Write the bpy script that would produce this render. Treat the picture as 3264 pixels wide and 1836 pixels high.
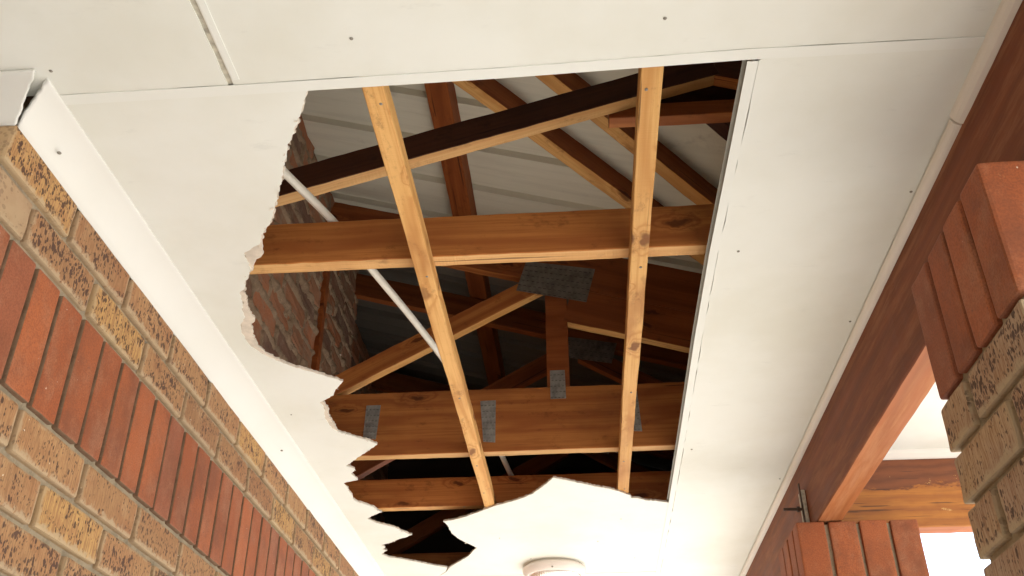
import bpy, bmesh, math, random
from mathutils import Vector, Matrix, noise
from mathutils.geometry import tessellate_polygon
random.seed(7)
for o in list(bpy.data.objects):
    bpy.data.objects.remove(o)
SC = bpy.context.scene
COL = SC.collection
EYE = 1.51                                   # eye height; geometry below is written relative to the eye

# ------------------------------------------------------------------ camera
YAW, PITCH, ROLL = -0.0719267780, 0.555970955, -0.00375807824
fwd = Vector((math.sin(YAW)*math.cos(PITCH), math.cos(YAW)*math.cos(PITCH), math.sin(PITCH)))
rgt = Vector((math.cos(YAW), -math.sin(YAW), 0))
upv = rgt.cross(fwd)
r2 = math.cos(ROLL)*rgt + math.sin(ROLL)*upv
u2 = -math.sin(ROLL)*rgt + math.cos(ROLL)*upv
cam = bpy.data.cameras.new('camera'); cam.lens = 33.911; cam.sensor_width = 36.0
cam.clip_start = 0.02; cam.clip_end = 3000
camo = bpy.data.objects.new('camera', cam); COL.objects.link(camo)
camo.matrix_world = Matrix(((r2.x, u2.x, -fwd.x, 0), (r2.y, u2.y, -fwd.y, 0), (r2.z, u2.z, -fwd.z, EYE), (0, 0, 0, 1)))
SC.camera = camo

# ------------------------------------------------------------------ sky, sun, exposure
SUN_EL, SUN_AZ = math.radians(56), math.radians(60)      # azimuth clockwise from +Y
SUN_STRENGTH, SKY_STRENGTH, EXPOSURE = 4.9, 0.14, 2.2
world = bpy.data.worlds.new('World'); SC.world = world; world.use_nodes = True
wn = world.node_tree.nodes; wl = world.node_tree.links
sky = wn.new('ShaderNodeTexSky'); sky.sky_type = 'NISHITA'; sky.sun_disc = False
sky.sun_elevation = SUN_EL; sky.sun_rotation = SUN_AZ; sky.dust_density = 2.0
wl.new(sky.outputs[0], wn['Background'].inputs[0]); wn['Background'].inputs[1].default_value = SKY_STRENGTH
sl = bpy.data.lights.new('sun', 'SUN'); sl.energy = SUN_STRENGTH; sl.angle = math.radians(0.5); sl.color = (1.0, 0.975, 0.935)
so = bpy.data.objects.new('sun', sl); COL.objects.link(so)
to_sun = Vector((math.sin(SUN_AZ)*math.cos(SUN_EL), math.cos(SUN_AZ)*math.cos(SUN_EL), math.sin(SUN_EL)))
so.rotation_euler = to_sun.to_track_quat('Z', 'Y').to_euler(); so.location = (6, 4, 8)
SC.view_settings.view_transform = 'Standard'; SC.view_settings.look = 'None'
SC.view_settings.exposure = EXPOSURE; SC.view_settings.gamma = 1.0; SC.view_settings.use_curve_mapping = False
SC.cycles.max_bounces = 14; SC.cycles.diffuse_bounces = 8; SC.cycles.use_denoising = True
SC.cycles.sample_clamp_indirect = 6.0

# ------------------------------------------------------------------ node helpers
class NT:
    def __init__(s, name, rough=0.7, spec=0.3):
        s.m = bpy.data.materials.new(name); s.m.use_nodes = True
        s.t = s.m.node_tree; s.b = s.t.nodes['Principled BSDF']
        s.set(s.b.inputs['Roughness'], rough); s.b.inputs['Specular IOR Level'].default_value = spec
    def set(s, sock, v):
        if isinstance(v, bpy.types.NodeSocket): s.t.links.new(v, sock)
        elif isinstance(v, (tuple, list)) and len(v) == 3 and sock.type == 'RGBA': sock.default_value = (*v, 1)
        else: sock.default_value = v
    def coord(s, which='Object'):
        return s.t.nodes.new('ShaderNodeTexCoord').outputs[which]
    def rnd(s):
        return s.t.nodes.new('ShaderNodeObjectInfo').outputs['Random']
    def math(s, op, a, b=0.0, c=None, clamp=False):
        n = s.t.nodes.new('ShaderNodeMath'); n.operation = op; n.use_clamp = clamp
        s.set(n.inputs[0], a); s.set(n.inputs[1], b)
        if c is not None: s.set(n.inputs[2], c)
        return n.outputs[0]
    def vec(s, op, a, b):
        n = s.t.nodes.new('ShaderNodeVectorMath'); n.operation = op
        s.set(n.inputs[0], a); s.set(n.inputs[1], b); return n.outputs[0]
    def xyz(s, v):
        n = s.t.nodes.new('ShaderNodeSeparateXYZ'); s.set(n.inputs[0], v); return n.outputs
    def shifted(s, amount=37.0):
        """object coordinates moved by a per-object random offset"""
        r = s.rnd(); n = s.t.nodes.new('ShaderNodeCombineXYZ')
        s.set(n.inputs[0], s.math('MULTIPLY', r, amount)); s.set(n.inputs[1], s.math('MULTIPLY', r, amount*0.61)); s.set(n.inputs[2], s.math('MULTIPLY', r, amount*1.37))
        return s.vec('ADD', s.coord(), n.outputs[0])
    def noise(s, v, scale=1.0, detail=4.0, rough=0.55, out='Fac'):
        n = s.t.nodes.new('ShaderNodeTexNoise'); s.set(n.inputs['Vector'], v)
        n.inputs['Scale'].default_value = scale; n.inputs['Detail'].default_value = detail; n.inputs['Roughness'].default_value = rough
        return n.outputs[out]
    def comb(s, x, y, z=0.0):
        n = s.t.nodes.new('ShaderNodeCombineXYZ'); s.set(n.inputs[0], x); s.set(n.inputs[1], y); s.set(n.inputs[2], z); return n.outputs[0]
    def voro(s, v, scale=1.0, out='Distance', dim='3D'):
        n = s.t.nodes.new('ShaderNodeTexVoronoi'); n.voronoi_dimensions = dim; s.set(n.inputs['Vector'], v); n.inputs['Scale'].default_value = scale
        return n.outputs[out]
    def rng(s, v, a, b, c=0.0, d=1.0, smooth=True):
        n = s.t.nodes.new('ShaderNodeMapRange'); n.interpolation_type = 'SMOOTHSTEP' if smooth else 'LINEAR'
        s.set(n.inputs[0], v)
        for i, x in enumerate((a, b, c, d)): s.set(n.inputs[i+1], x)
        return n.outputs[0]
    def mix(s, f, a, b, mode='MIX'):
        n = s.t.nodes.new('ShaderNodeMix'); n.data_type = 'RGBA'; n.blend_type = mode
        s.set(n.inputs['Factor'], f); s.set(n.inputs[6], a); s.set(n.inputs[7], b); return n.outputs[2]
    def bump(s, h, strength=0.3, dist=0.002):
        n = s.t.nodes.new('ShaderNodeBump'); n.inputs['Strength'].default_value = strength; n.inputs['Distance'].default_value = dist
        s.set(n.inputs['Height'], h)
        if s.b.inputs['Normal'].is_linked:
            s.set(n.inputs['Normal'], s.b.inputs['Normal'].links[0].from_socket)
        s.t.links.new(n.outputs[0], s.b.inputs['Normal'])
    def color(s, c): s.set(s.b.inputs['Base Color'], c)

# ------------------------------------------------------------------ materials
def m_paint(name, col, dirt=0.1, rough=0.62):
    k = NT(name, rough, 0.3); v = k.coord()
    big = k.noise(v, 2.2, 5, 0.6); fine = k.noise(v, 60, 3, 0.6)
    dirty = tuple(c*x for c, x in zip(col, (0.90, 0.885, 0.84)))
    c = k.mix(k.rng(big, 0.38, 0.75, 0, min(1.0, dirt*6)), col, dirty)
    sm = k.rng(k.noise(k.vec('MULTIPLY', v, (7, 22, 22)), 1.0, 6, 0.7), 0.60, 0.78, 0, dirt*2.0)
    c = k.mix(sm, c, tuple(x*0.62 for x in col))
    k.color(c); k.bump(fine, 0.12, 0.0015); k.bump(k.noise(v, 3.0, 2, 0.5), 0.25, 0.02)
    return k.m

def m_wood(name, light, mid, dark, knot=1.0, saw=0.25, rough=0.68, fig=1.0, spec=0.25, few=0.78):
    k = NT(name, rough, spec); v = k.shifted(); r = k.rnd()
    low = k.noise(k.vec('MULTIPLY', v, (1.3, 12, 12)), 1.0, 3, 0.5)
    x = k.xyz(v)
    zy = k.math('ADD', x[2], k.math('MULTIPLY', x[1], 0.8))
    wob = k.math('MULTIPLY_ADD', k.noise(v, 28, 2, 0.5), 0.03, -0.015)
    kv = k.comb(k.math('MULTIPLY', k.math('ADD', x[0], wob), 4.6), k.math('MULTIPLY', k.math('ADD', zy, wob), 15.0))
    d = k.voro(kv, 1.0, 'Distance', '2D'); gate = k.rng(k.xyz(k.voro(kv, 1.0, 'Color', '2D'))[0], few, few+0.04)
    e = k.math('MULTIPLY', k.rng(d, 0.5, 0.0), gate)
    e2 = k.math('MULTIPLY', e, e)
    t = k.math('ADD', k.math('MULTIPLY', zy, 75.0),
               k.math('ADD', k.math('MULTIPLY', low, 17.0*fig), k.math('MULTIPLY', e2, 17.0*knot)))
    s_ = k.math('MULTIPLY_ADD', k.math('SINE', t), 0.5, 0.5)
    band = k.math('POWER', s_, 2.4)
    fib = k.noise(k.vec('MULTIPLY', v, (3.5, 150, 150)), 1.0, 4, 0.65)
    blot = k.noise(k.vec('MULTIPLY', v, (2.2, 6, 6)), 1.0, 4, 0.6)
    c = k.mix(k.math('MULTIPLY', band, 0.85), light, mid)
    c = k.mix(k.rng(fib, 0.40, 0.66, 0, 0.6), c, mid)
    c = k.mix(k.rng(blot, 0.48, 0.72, 0, 0.6), c, dark)
    core = k.math('MULTIPLY', k.rng(d, 0.15, 0.07), k.math('MULTIPLY', gate, 0.85*knot), clamp=True)
    c = k.mix(core, c, tuple(q*0.42 for q in dark))
    c = k.mix(k.math('MULTIPLY', e2, 0.25*knot, clamp=True), c, dark)
    dirt = k.rng(k.noise(k.vec('MULTIPLY', v, (14, 26, 26)), 1.0, 6, 0.75), 0.54, 0.72, 0, 0.5)
    c = k.mix(dirt, c, tuple(q*0.5 for q in dark))
    crk = k.rng(k.noise(k.vec('MULTIPLY', v, (1.6, 85, 85)), 1.0, 2, 0.5), 0.70, 0.735, 0, 0.75)
    c = k.mix(crk, c, tuple(q*0.3 for q in dark))
    c = k.mix(1.0, c, k.mix(r, (0.86, 0.84, 0.80), (1.1, 1.08, 1.06)), 'MULTIPLY')
    k.color(c)
    k.bump(fib, 0.35, 0.0012)
    if saw: k.bump(k.noise(k.vec('MULTIPLY', v, (260, 10, 10)), 1.0, 2, 0.5), saw, 0.0015)
    return k.m

def m_speckled(name='speckled_face_brick', grey_wash=0.0):
    k = NT(name, 0.82, 0.25); v = k.shifted(); g = k.xyz(k.coord('Generated')); r = k.rnd()
    r2_ = k.math('FRACT', k.math('MULTIPLY', r, 7.31))
    base = k.mix(r, (0.42, 0.235, 0.105), (0.32, 0.170, 0.080))
    base = k.mix(k.rng(r2_, 0.62, 0.95), base, (0.50, 0.29, 0.105))
    big = k.noise(k.vec('MULTIPLY', v, (9, 9, 16)), 1.0, 5, 0.65)
    c = k.mix(k.rng(big, 0.42, 0.72, 0, 0.85), base, (0.33, 0.15, 0.066))
    c = k.mix(k.rng(k.noise(v, 13, 4, 0.6), 0.55, 0.75, 0, 0.6), c, (0.46, 0.30, 0.16))
    if grey_wash: c = k.mix(k.rng(k.noise(v, 7, 4, 0.6), 0.25, 0.75, grey_wash*0.5, grey_wash), c, (0.43, 0.335, 0.25))  # greyer, paler wash, used on the pier bricks only
    # buff mortar-smeared arrises, mostly along the lower edge
    jag = k.noise(v, 55, 4, 0.7)
    gz = k.math('ADD', g[2], k.math('MULTIPLY_ADD', jag, 0.60, -0.30))
    gx = k.math('ABSOLUTE', k.math('ADD', g[0], -0.5))
    gx = k.math('ADD', gx, k.math('MULTIPLY_ADD', jag, 0.10, -0.05))
    lo = k.math('MAXIMUM', k.rng(gz, 0.20, 0.06), k.math('MULTIPLY', k.rng(gz, 0.90, 1.0), 0.7))
    lo = k.math('MAXIMUM', lo, k.math('MULTIPLY', k.rng(gx, 0.45, 0.49), 0.8))
    c = k.mix(k.math('MULTIPLY', lo, 0.70), c, (0.42, 0.33, 0.21))
    streak = k.noise(k.vec('MULTIPLY', v, (330, 40, 26)), 1.0, 3, 0.6)
    c = k.mix(k.math('MULTIPLY', k.rng(streak, 0.42, 0.60, 0, 0.60), k.math('SUBTRACT', 1.0, lo)), c, (0.22, 0.105, 0.05))
    # manganese spots: small specks of many sizes, clustered, a little taller than wide
    wv = k.vec('ADD', v, k.vec('MULTIPLY', k.noise(v, 90, 2, 0.5, 'Color'), (0.004, 0.004, 0.006)))
    clus = k.rng(k.noise(k.vec('MULTIPLY', v, (12, 12, 22)), 1.0, 4, 0.65), 0.33, 0.60, 0.25, 1.0)
    clus = k.math('MULTIPLY', clus, k.rng(k.math('FRACT', k.math('MULTIPLY', r, 13.7)), 0.0, 1.0, 0.55, 1.1, False))
    def specks(sc, big, gain):
        q = k.vec('MULTIPLY', wv, sc); d = k.voro(q, 1.0); col = k.xyz(k.voro(q, 1.0, 'Color'))[0]
        rad = k.math('MULTIPLY', k.math('POWER', col, big), k.math('MULTIPLY', clus, gain))
        return k.rng(k.math('SUBTRACT', d, rad), 0.06, -0.10)
    spot = k.math('MAXIMUM', specks((235, 120, 130), 1.2, 0.80), specks((125, 80, 72), 2.6, 0.85))
    spot = k.math('MULTIPLY', spot, k.math('SUBTRACT', 1.0, k.math('MULTIPLY', lo, 0.85)))
    c = k.mix(k.math('MULTIPLY', spot, 0.85), c, k.mix(jag, (0.026, 0.017, 0.018), (0.085, 0.040, 0.028)))
    wh = k.rng(k.noise(v, 120, 2, 0.5), 0.76, 0.80)
    c = k.mix(wh, c, (0.72, 0.62, 0.48))
    k.color(c)
    k.bump(k.math('MULTIPLY', streak, k.math('SUBTRACT', 1.0, lo)), 0.45, 0.0012); k.bump(jag, 0.3, 0.002)
    k.bump(k.math('SUBTRACT', 1.0, spot), 0.4, 0.002)
    return k.m

def m_redbrick():
    k = NT('smooth_red_brick', 0.72, 0.3); v = k.shifted(); r = k.rnd()
    r2_ = k.math('FRACT', k.math('MULTIPLY', r, 5.77))
    c = k.mix(r, (0.325, 0.088, 0.030), (0.43, 0.125, 0.043))
    c = k.mix(k.rng(r2_, 0.70, 1.0, 0, 0.5), c, (0.22, 0.085, 0.055))
    cl = k.noise(v, 9, 5, 0.6)
    c = k.mix(k.rng(cl, 0.40, 0.70, 0, 0.85), c, (0.20, 0.066, 0.030))
    c = k.mix(k.rng(k.noise(k.vec('MULTIPLY', v, (14, 14, 11)), 1.0, 6, 0.72), 0.44, 0.72, 0, 0.60), c, (0.38, 0.175, 0.095))
    scr = k.noise(k.vec('MULTIPLY', v, (60, 60, 34)), 1.0, 6, 0.75)
    c = k.mix(k.rng(scr, 0.60, 0.76, 0, 0.5), c, (0.50, 0.25, 0.125))
    c = k.mix(k.rng(k.noise(v, 330, 2, 0.6), 0.35, 0.68, 0, 0.5), c, (0.17, 0.05, 0.022))
    c = k.mix(k.rng(k.noise(v, 70, 4, 0.65), 0.63, 0.76, 0, 0.6), c, (0.15, 0.055, 0.04))
    c = k.mix(k.rng(k.noise(v, 95, 2, 0.5), 0.765, 0.80, 0, 0.9), c, (0.70, 0.60, 0.48))
    k.color(c); k.bump(k.noise(v, 170, 4, 0.65), 0.45, 0.002); k.bump(cl, 0.2, 0.008)
    return k.m

def m_mortar(name, col, b=0.5):
    k = NT(name, 0.9, 0.15); v = k.coord()
    n = k.noise(v, 22, 6, 0.65); f = k.noise(v, 240, 3, 0.6)
    c = k.mix(k.rng(n, 0.35, 0.72), col, tuple(q*0.62 for q in col))
    c = k.mix(k.rng(f, 0.55, 0.75, 0, 0.5), c, tuple(min(1, q*1.35) for q in col))
    k.color(c); k.bump(f, b, 0.002); k.bump(n, b, 0.006); return k.m

def m_stock():
    k = NT('rough_stock_brick', 0.88, 0.2); v = k.shifted(); r = k.rnd()
    c = k.mix(r, (0.40, 0.155, 0.075), (0.27, 0.155, 0.095))
    c = k.mix(k.rng(k.math('FRACT', k.math('MULTIPLY', r, 9.1)), 0.72, 0.9, 0, 0.85), c, (0.16, 0.10, 0.075))
    c = k.mix(k.rng(k.noise(v, 16, 6, 0.7), 0.45, 0.70, 0, 0.8), c, (0.30, 0.22, 0.15))
    c = k.mix(k.rng(k.noise(v, 60, 4, 0.7), 0.58, 0.72, 0, 0.7), c, (0.10, 0.06, 0.045))
    k.color(c); k.bump(k.noise(v, 70, 5, 0.7), 0.7, 0.005); return k.m

def m_metal(name, col, rough=0.55, metal=0.55):
    k = NT(name, rough, 0.4); v = k.coord()
    n = k.noise(v, 30, 5, 0.6); k.b.inputs['Metallic'].default_value = metal
    k.color(k.mix(k.rng(n, 0.35, 0.7), col, tuple(q*0.6 for q in col)))
    k.bump(k.noise(v, 120, 3, 0.6), 0.2, 0.001); return k.m

def m_varnish(name, deep, worn, pale, amount=0.5, rough=0.58):
    """old reddish varnish with paler rubbed streaks along the grain (local x)"""
    k = NT(name, rough, 0.2); v = k.shifted(); x = k.xyz(v)
    grain = k.noise(k.vec('MULTIPLY', v, (2.4, 70, 70)), 1.0, 5, 0.65)
    low = k.noise(k.vec('MULTIPLY', v, (1.1, 9, 9)), 1.0, 4, 0.6)
    s_ = k.math('MULTIPLY_ADD', k.math('SINE', k.math('ADD', k.math('MULTIPLY', k.math('ADD', x[2], x[1]), 85.0), k.math('MULTIPLY', low, 15.0))), 0.5, 0.5)
    c = k.mix(k.math('MULTIPLY', s_, 0.5), deep, tuple(q*0.62 for q in deep))
    c = k.mix(k.rng(grain, 0.40, 0.70, 0, 0.55), c, worn)
    st = k.noise(k.vec('MULTIPLY', v, (2.0, 22, 22)), 1.0, 7, 0.75)
    c = k.mix(k.rng(st, 0.46, 0.66, 0, amount), c, pale)
    kn = k.voro(k.vec('MULTIPLY', v, (1.7, 6.5, 6.5)))
    c = k.mix(k.rng(kn, 0.14, 0.05, 0, 0.8), c, tuple(q*0.3 for q in deep))
    k.color(c); k.bump(grain, 0.3, 0.0012)
    k.set(k.b.inputs['Roughness'], k.rng(st, 0.4, 0.7, rough, 0.8)); return k.m

def m_peeling():
    """cross beam: varnish still on along the top, flaking off in a ragged edge below"""
    k = NT('peeling_varnish_timber', 0.45, 0.4); v = k.coord(); x = k.xyz(v)
    rag = k.noise(k.vec('MULTIPLY', v, (22, 40, 85)), 1.0, 7, 0.75)
    lowf = k.noise(k.vec('MULTIPLY', v, (5, 10, 10)), 1.0, 4, 0.6)
    grain = k.noise(k.vec('MULTIPLY', v, (4, 120, 150)), 1.0, 4, 0.65)
    s_ = k.math('MULTIPLY_ADD', k.math('SINE', k.math('ADD', k.math('MULTIPLY', x[2], 190.0), k.math('MULTIPLY', lowf, 14.0))), 0.5, 0.5)
    deep = k.mix(s_, (0.20, 0.060, 0.018), (0.145, 0.042, 0.013))
    honey = k.mix(k.math('MULTIPLY', s_, 0.7), (0.43, 0.160, 0.026), (0.30, 0.095, 0.016))
    honey = k.mix(k.rng(grain, 0.45, 0.7, 0, 0.6), honey, (0.26, 0.085, 0.02))
    edge = k.math('ADD', x[2], k.math('ADD', k.math('MULTIPLY_ADD', lowf, 0.07, -0.035), k.math('MULTIPLY_ADD', rag, 0.11, -0.055)))
    left = k.rng(k.math('ADD', x[0], k.math('MULTIPLY_ADD', rag, 0.12, -0.06)), -0.40, -0.36, 0.09, 0.0)
    c = k.mix(k.rng(edge, 0.000, 0.012), honey, deep)
    flake = k.rng(k.noise(k.vec('MULTIPLY', v, (26, 60, 40)), 1.0, 5, 0.65), 0.665, 0.69)
    c = k.mix(k.math('MULTIPLY', flake, 0.85), c, (0.55, 0.32, 0.11))
    crk = k.rng(k.noise(k.vec('MULTIPLY', v, (5, 90, 170)), 1.0, 3, 0.6), 0.60, 0.66)
    c = k.mix(k.math('MULTIPLY', crk, 0.7), c, (0.05, 0.016, 0.008))
    k.color(c); k.bump(rag, 0.3, 0.002); k.bump(grain, 0.3, 0.001); return k.m

def m_plain(name, col, rough=0.7, spec=0.3, var=0.12, scale=8):
    k = NT(name, rough, spec); v = k.coord(); n = k.noise(v, scale, 5, 0.6)
    k.color(k.mix(k.rng(n, 0.3, 0.7), tuple(q*(1+var) for q in col), tuple(q*(1-var) for q in col)))
    k.bump(n, 0.1, 0.003); return k.m

def m_roofsheet(name, ca, cb, cc):
    k = NT(name, 0.6, 0.35); v = k.coord()
    st = k.noise(k.vec('MULTIPLY', v, (2.2, 30, 2)), 1.0, 5, 0.65); n = k.noise(v, 9, 5, 0.65)
    c = k.mix(k.rng(st, 0.42, 0.72, 0, 0.5), ca, cb)
    c = k.mix(k.rng(n, 0.58, 0.75, 0, 0.45), c, cc)
    k.color(c); k.bump(st, 0.1, 0.002); return k.m

MT = dict(
    ceil=m_paint('ceiling_paint', (0.785, 0.80, 0.745), 0.15), cornice=m_paint('cornice_paint', (0.70, 0.69, 0.64), 0.05),
    strip=m_paint('strip_paint', (0.785, 0.80, 0.75), 0.05), bead=m_paint('bead_paint', (0.74, 0.70, 0.64), 0.14),
    core=m_plain('board_core', (0.64, 0.57, 0.475), 0.9, 0.1, 0.12, 40), filler=m_plain('joint_filler', (0.47, 0.44, 0.36), 0.9, 0.1, 0.35, 45),
    pvcgrey=m_plain('grey_strip', (0.36, 0.35, 0.30), 0.6), batten=m_wood('batten_pine', (0.70, 0.415, 0.150), (0.54, 0.265, 0.076), (0.31, 0.11, 0.026), 1.0, 0.5, few=0.62),
    chord=m_wood('chord_pine', (0.50, 0.190, 0.048), (0.33, 0.100, 0.024), (0.17, 0.046, 0.012), 1.0, 0.1, 0.6),
    paleunder=m_wood('pale_underside_pine', (0.62, 0.37, 0.15), (0.50, 0.265, 0.09), (0.36, 0.16, 0.05), 0.5, 0.6),  # paler than the sides, used on downward faces only
    red=m_wood('red_pine', (0.31, 0.092, 0.022), (0.21, 0.052, 0.011), (0.12, 0.028, 0.008), 0.9, 0.0, 0.58),
    darkpine=m_wood('dark_brown_pine', (0.070, 0.021, 0.008), (0.046, 0.013, 0.006), (0.03, 0.009, 0.005), 0.4, 0.0, 0.7),  # far darker brown than the other timbers
    spk=m_speckled(), spkd=m_speckled('grey_buff_brick', 0.75), shadepine=m_wood('shaded_rear_pine', (0.20, 0.060, 0.016), (0.13, 0.035, 0.009), (0.075, 0.02, 0.006), 0.7, 0.0, 0.7), redb=m_redbrick(), mortar=m_mortar('sandy_mortar', (0.37, 0.30, 0.205)), rmortar=m_mortar('rough_mortar', (0.33, 0.235, 0.155), 0.9),
    stock=m_stock(), plate=m_metal('galvanised_plate', (0.42, 0.405, 0.375), 0.5, 0.55), steel=m_metal('rusty_steel', (0.10, 0.062, 0.045), 0.7, 0.4),
    nail=m_plain('nail_head_grey', (0.27, 0.25, 0.21), 0.9, 0.05), beam=m_varnish('beam_varnish', (0.165, 0.043, 0.013), (0.235, 0.070, 0.022), (0.34, 0.165, 0.09), 0.5),
    beamu=m_varnish('lit_underside_varnish', (0.36, 0.115, 0.035), (0.44, 0.17, 0.06), (0.52, 0.26, 0.13), 0.45),  # lighter copy for undersides: light bounced off the floor painted in
    peel=m_peeling(), sheet=m_roofsheet('roof_sheet_underside', (0.70, 0.685, 0.575), (0.55, 0.535, 0.445), (0.34, 0.33, 0.275)), shadesheet=m_roofsheet('shaded_roof_sheet', (0.155, 0.138, 0.115), (0.12, 0.107, 0.09), (0.085, 0.073, 0.06)), conduit=m_plain('white_conduit', (0.76, 0.73, 0.64), 0.45, 0.4, 0.06, 14),
    lamp=m_plain('lamp_housing', (0.80, 0.72, 0.66), 0.4, 0.4, 0.03), bigplate=m_metal('dull_dark_plate', (0.24, 0.22, 0.195), 0.6, 0.5), gap=m_plain('dark_gap', (0.03, 0.025, 0.02), 0.9),
    floor=m_plain('unseen_dark_floor', (0.30, 0.275, 0.245), 0.7, 0.3, 0.15, 3), ground=m_plain('unseen_pale_slab', (0.35, 0.338, 0.308), 0.85, 0.2, 0.2, 0.8),
    board=m_plain('dark_board_paint', (0.045, 0.028, 0.02), 0.7), wire=m_plain('black_wire', (0.02, 0.02, 0.02), 0.5))
MT['jointshade'] = m_mortar('joint_shade_brick', (0.25, 0.155, 0.095))  # joint shade painted as a dark tone on the brick sides
k = NT('lamp_lens', 0.12, 0.5); k.color((0.85, 0.83, 0.80)); k.b.inputs['Transmission Weight'].default_value = 0.75
k.bump(k.math('SINE', k.math('MULTIPLY', k.xyz(k.coord())[0], 900.0)), 0.25, 0.002); MT['lens'] = k.m

# ------------------------------------------------------------------ object helpers
UP = Vector((0, 0, EYE))
def tag(o, label=None, cat=None, group=None, kind=None):
    if label: o['label'] = label
    if cat: o['category'] = cat
    if group: o['group'] = group
    if kind: o['kind'] = kind
    return o
def thing(name, loc, label, cat, group=None):
    o = bpy.data.objects.new(name, None); COL.objects.link(o); o.location = Vector(loc)+UP; o.empty_display_size = 0.05
    return tag(o, label, cat, group)
def link(name, me, parent=None, mat4=None):
    """mat4 is a world matrix relative to the eye"""
    o = bpy.data.objects.new(name, me); COL.objects.link(o)
    M = Matrix.Translation(UP) @ (mat4 if mat4 is not None else Matrix())
    if parent:
        o.parent = parent
        # every root is an unrotated empty or a mesh whose world matrix is known
        M = ROOTM(parent).inverted() @ M
    o.matrix_basis = M
    return o
def ROOTM(o):
    M = o.matrix_basis.copy()
    while o.parent:
        o = o.parent; M = o.matrix_basis @ M
    return M
def me_from(name, V, F, mats, fm=None, smooth=False):
    me = bpy.data.meshes.new(name); me.from_pydata([tuple(v) for v in V], [], F)
    for m in (mats if isinstance(mats, (list, tuple)) else [mats]): me.materials.append(m)
    if fm: me.polygons.foreach_set('material_index', fm)
    if smooth: me.polygons.foreach_set('use_smooth', [True]*len(me.polygons))
    me.update(); return me
def box_me(name, dx, dy, dz, mat, bev=0.0, seg=1, center=(0, 0, 0), jit=0.0, cuts=0, under=None, ends=None, wob=0.0):
    bm = bmesh.new(); bmesh.ops.create_cube(bm, size=1.0)
    for v in bm.verts: v.co = Vector((v.co.x*dx, v.co.y*dy, v.co.z*dz))
    if bev: bmesh.ops.bevel(bm, geom=list(bm.edges), offset=bev, segments=seg, affect='EDGES', profile=0.6)
    if cuts: bmesh.ops.subdivide_edges(bm, edges=[e for e in bm.edges if e.calc_length() > 0.03], cuts=cuts, use_grid_fill=True)
    if wob:
        ed = [e for e in bm.edges if abs(e.verts[0].co.x-e.verts[1].co.x) > dx*0.8]
        bmesh.ops.subdivide_edges(bm, edges=ed, cuts=min(260, max(6, int(dx/0.03))), use_grid_fill=True)
        off = random.random()*100
        for v in bm.verts:
            v.co += noise.noise_vector(Vector((v.co.x*34+off, v.co.y*30, v.co.z*30)))*wob+noise.noise_vector(Vector((v.co.x*5+off, off, v.co.z*6)))*wob*1.4
    if jit:
        off = random.random()*100
        for v in bm.verts: v.co += noise.noise_vector(v.co*45+Vector((off, off, off)))*jit + noise.noise_vector(v.co*14+Vector((off, 0, off)))*jit*0.8
    for v in bm.verts: v.co += Vector(center)
    me = bpy.data.meshes.new(name); bm.normal_update()
    me.materials.append(mat)
    if under:
        me.materials.append(under)
        for f in bm.faces:
            if f.normal.z < -0.8: f.material_index = 1
    if ends:
        me.materials.append(ends)
        for f in bm.faces:
            if abs(f.normal.x) > 0.75 or abs(f.normal.z) > 0.75: f.material_index = 1
    bm.to_mesh(me); bm.free(); return me
def block(name, x0, x1, y0, y1, z0, z1, mat, parent=None, bev=0.0015, **kw):
    me = box_me(name, x1-x0, y1-y0, z1-z0, mat, bev, **kw)
    return link(name, me, parent, Matrix.Translation(((x0+x1)/2, (y0+y1)/2, (z0+z1)/2)))
def timber(name, p0, p1, w, h, mat, parent=None, side=None, bev=0.002, under=None):
    """straight timber, local x along its length; w across, h upward; p0-p1 is the centre of the section"""
    p0 = Vector(p0); p1 = Vector(p1); X = (p1-p0).normalized()
    Y = Vector(side).normalized() if side else Vector((0, 0, 1)).cross(X).normalized()
    Z = X.cross(Y).normalized(); Y = Z.cross(X)
    if Z.z < 0: Z = -Z; Y = -Y
    L = (p1-p0).length
    me = box_me(name, L, w, h, mat, bev, under=under, wob=0.0011)
    c = (p0+p1)/2
    M = Matrix(((X.x, Y.x, Z.x, c.x), (X.y, Y.y, Z.y, c.y), (X.z, Y.z, Z.z, c.z), (0, 0, 0, 1)))
    return link(name, me, parent, M)
def prism_y(name, pts, y0, y1, mat, parent=None, bev=0.0015, fm=None):
    """polygon given in (x, z), extruded along y"""
    n = len(pts); cx = sum(p[0] for p in pts)/n; cz = sum(p[1] for p in pts)/n; cy = (y0+y1)/2; hy = (y1-y0)/2
    V = [(p[0]-cx, -hy, p[1]-cz) for p in pts]+[(p[0]-cx, hy, p[1]-cz) for p in pts]
    area = sum(pts[i][0]*pts[(i+1) % n][1]-pts[(i+1) % n][0]*pts[i][1] for i in range(n))
    F = [list(range(n)), list(range(2*n-1, n-1, -1))]+[[i, i+n, (i+1) % n+n, (i+1) % n] for i in range(n)]
    if area < 0: F = [f[::-1] for f in F]
    bm = bmesh.new(); vs = [bm.verts.new(v) for v in V]
    for f in F: bm.faces.new([vs[i] for i in f])
    bmesh.ops.recalc_face_normals(bm, faces=list(bm.faces))
    if bev: bmesh.ops.bevel(bm, geom=list(bm.edges), offset=bev, segments=1, affect='EDGES')
    me = bpy.data.meshes.new(name); me.materials.append(mat); bm.to_mesh(me); bm.free()
    return link(name, me, parent, Matrix.Translation((cx, cy, cz)))
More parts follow.
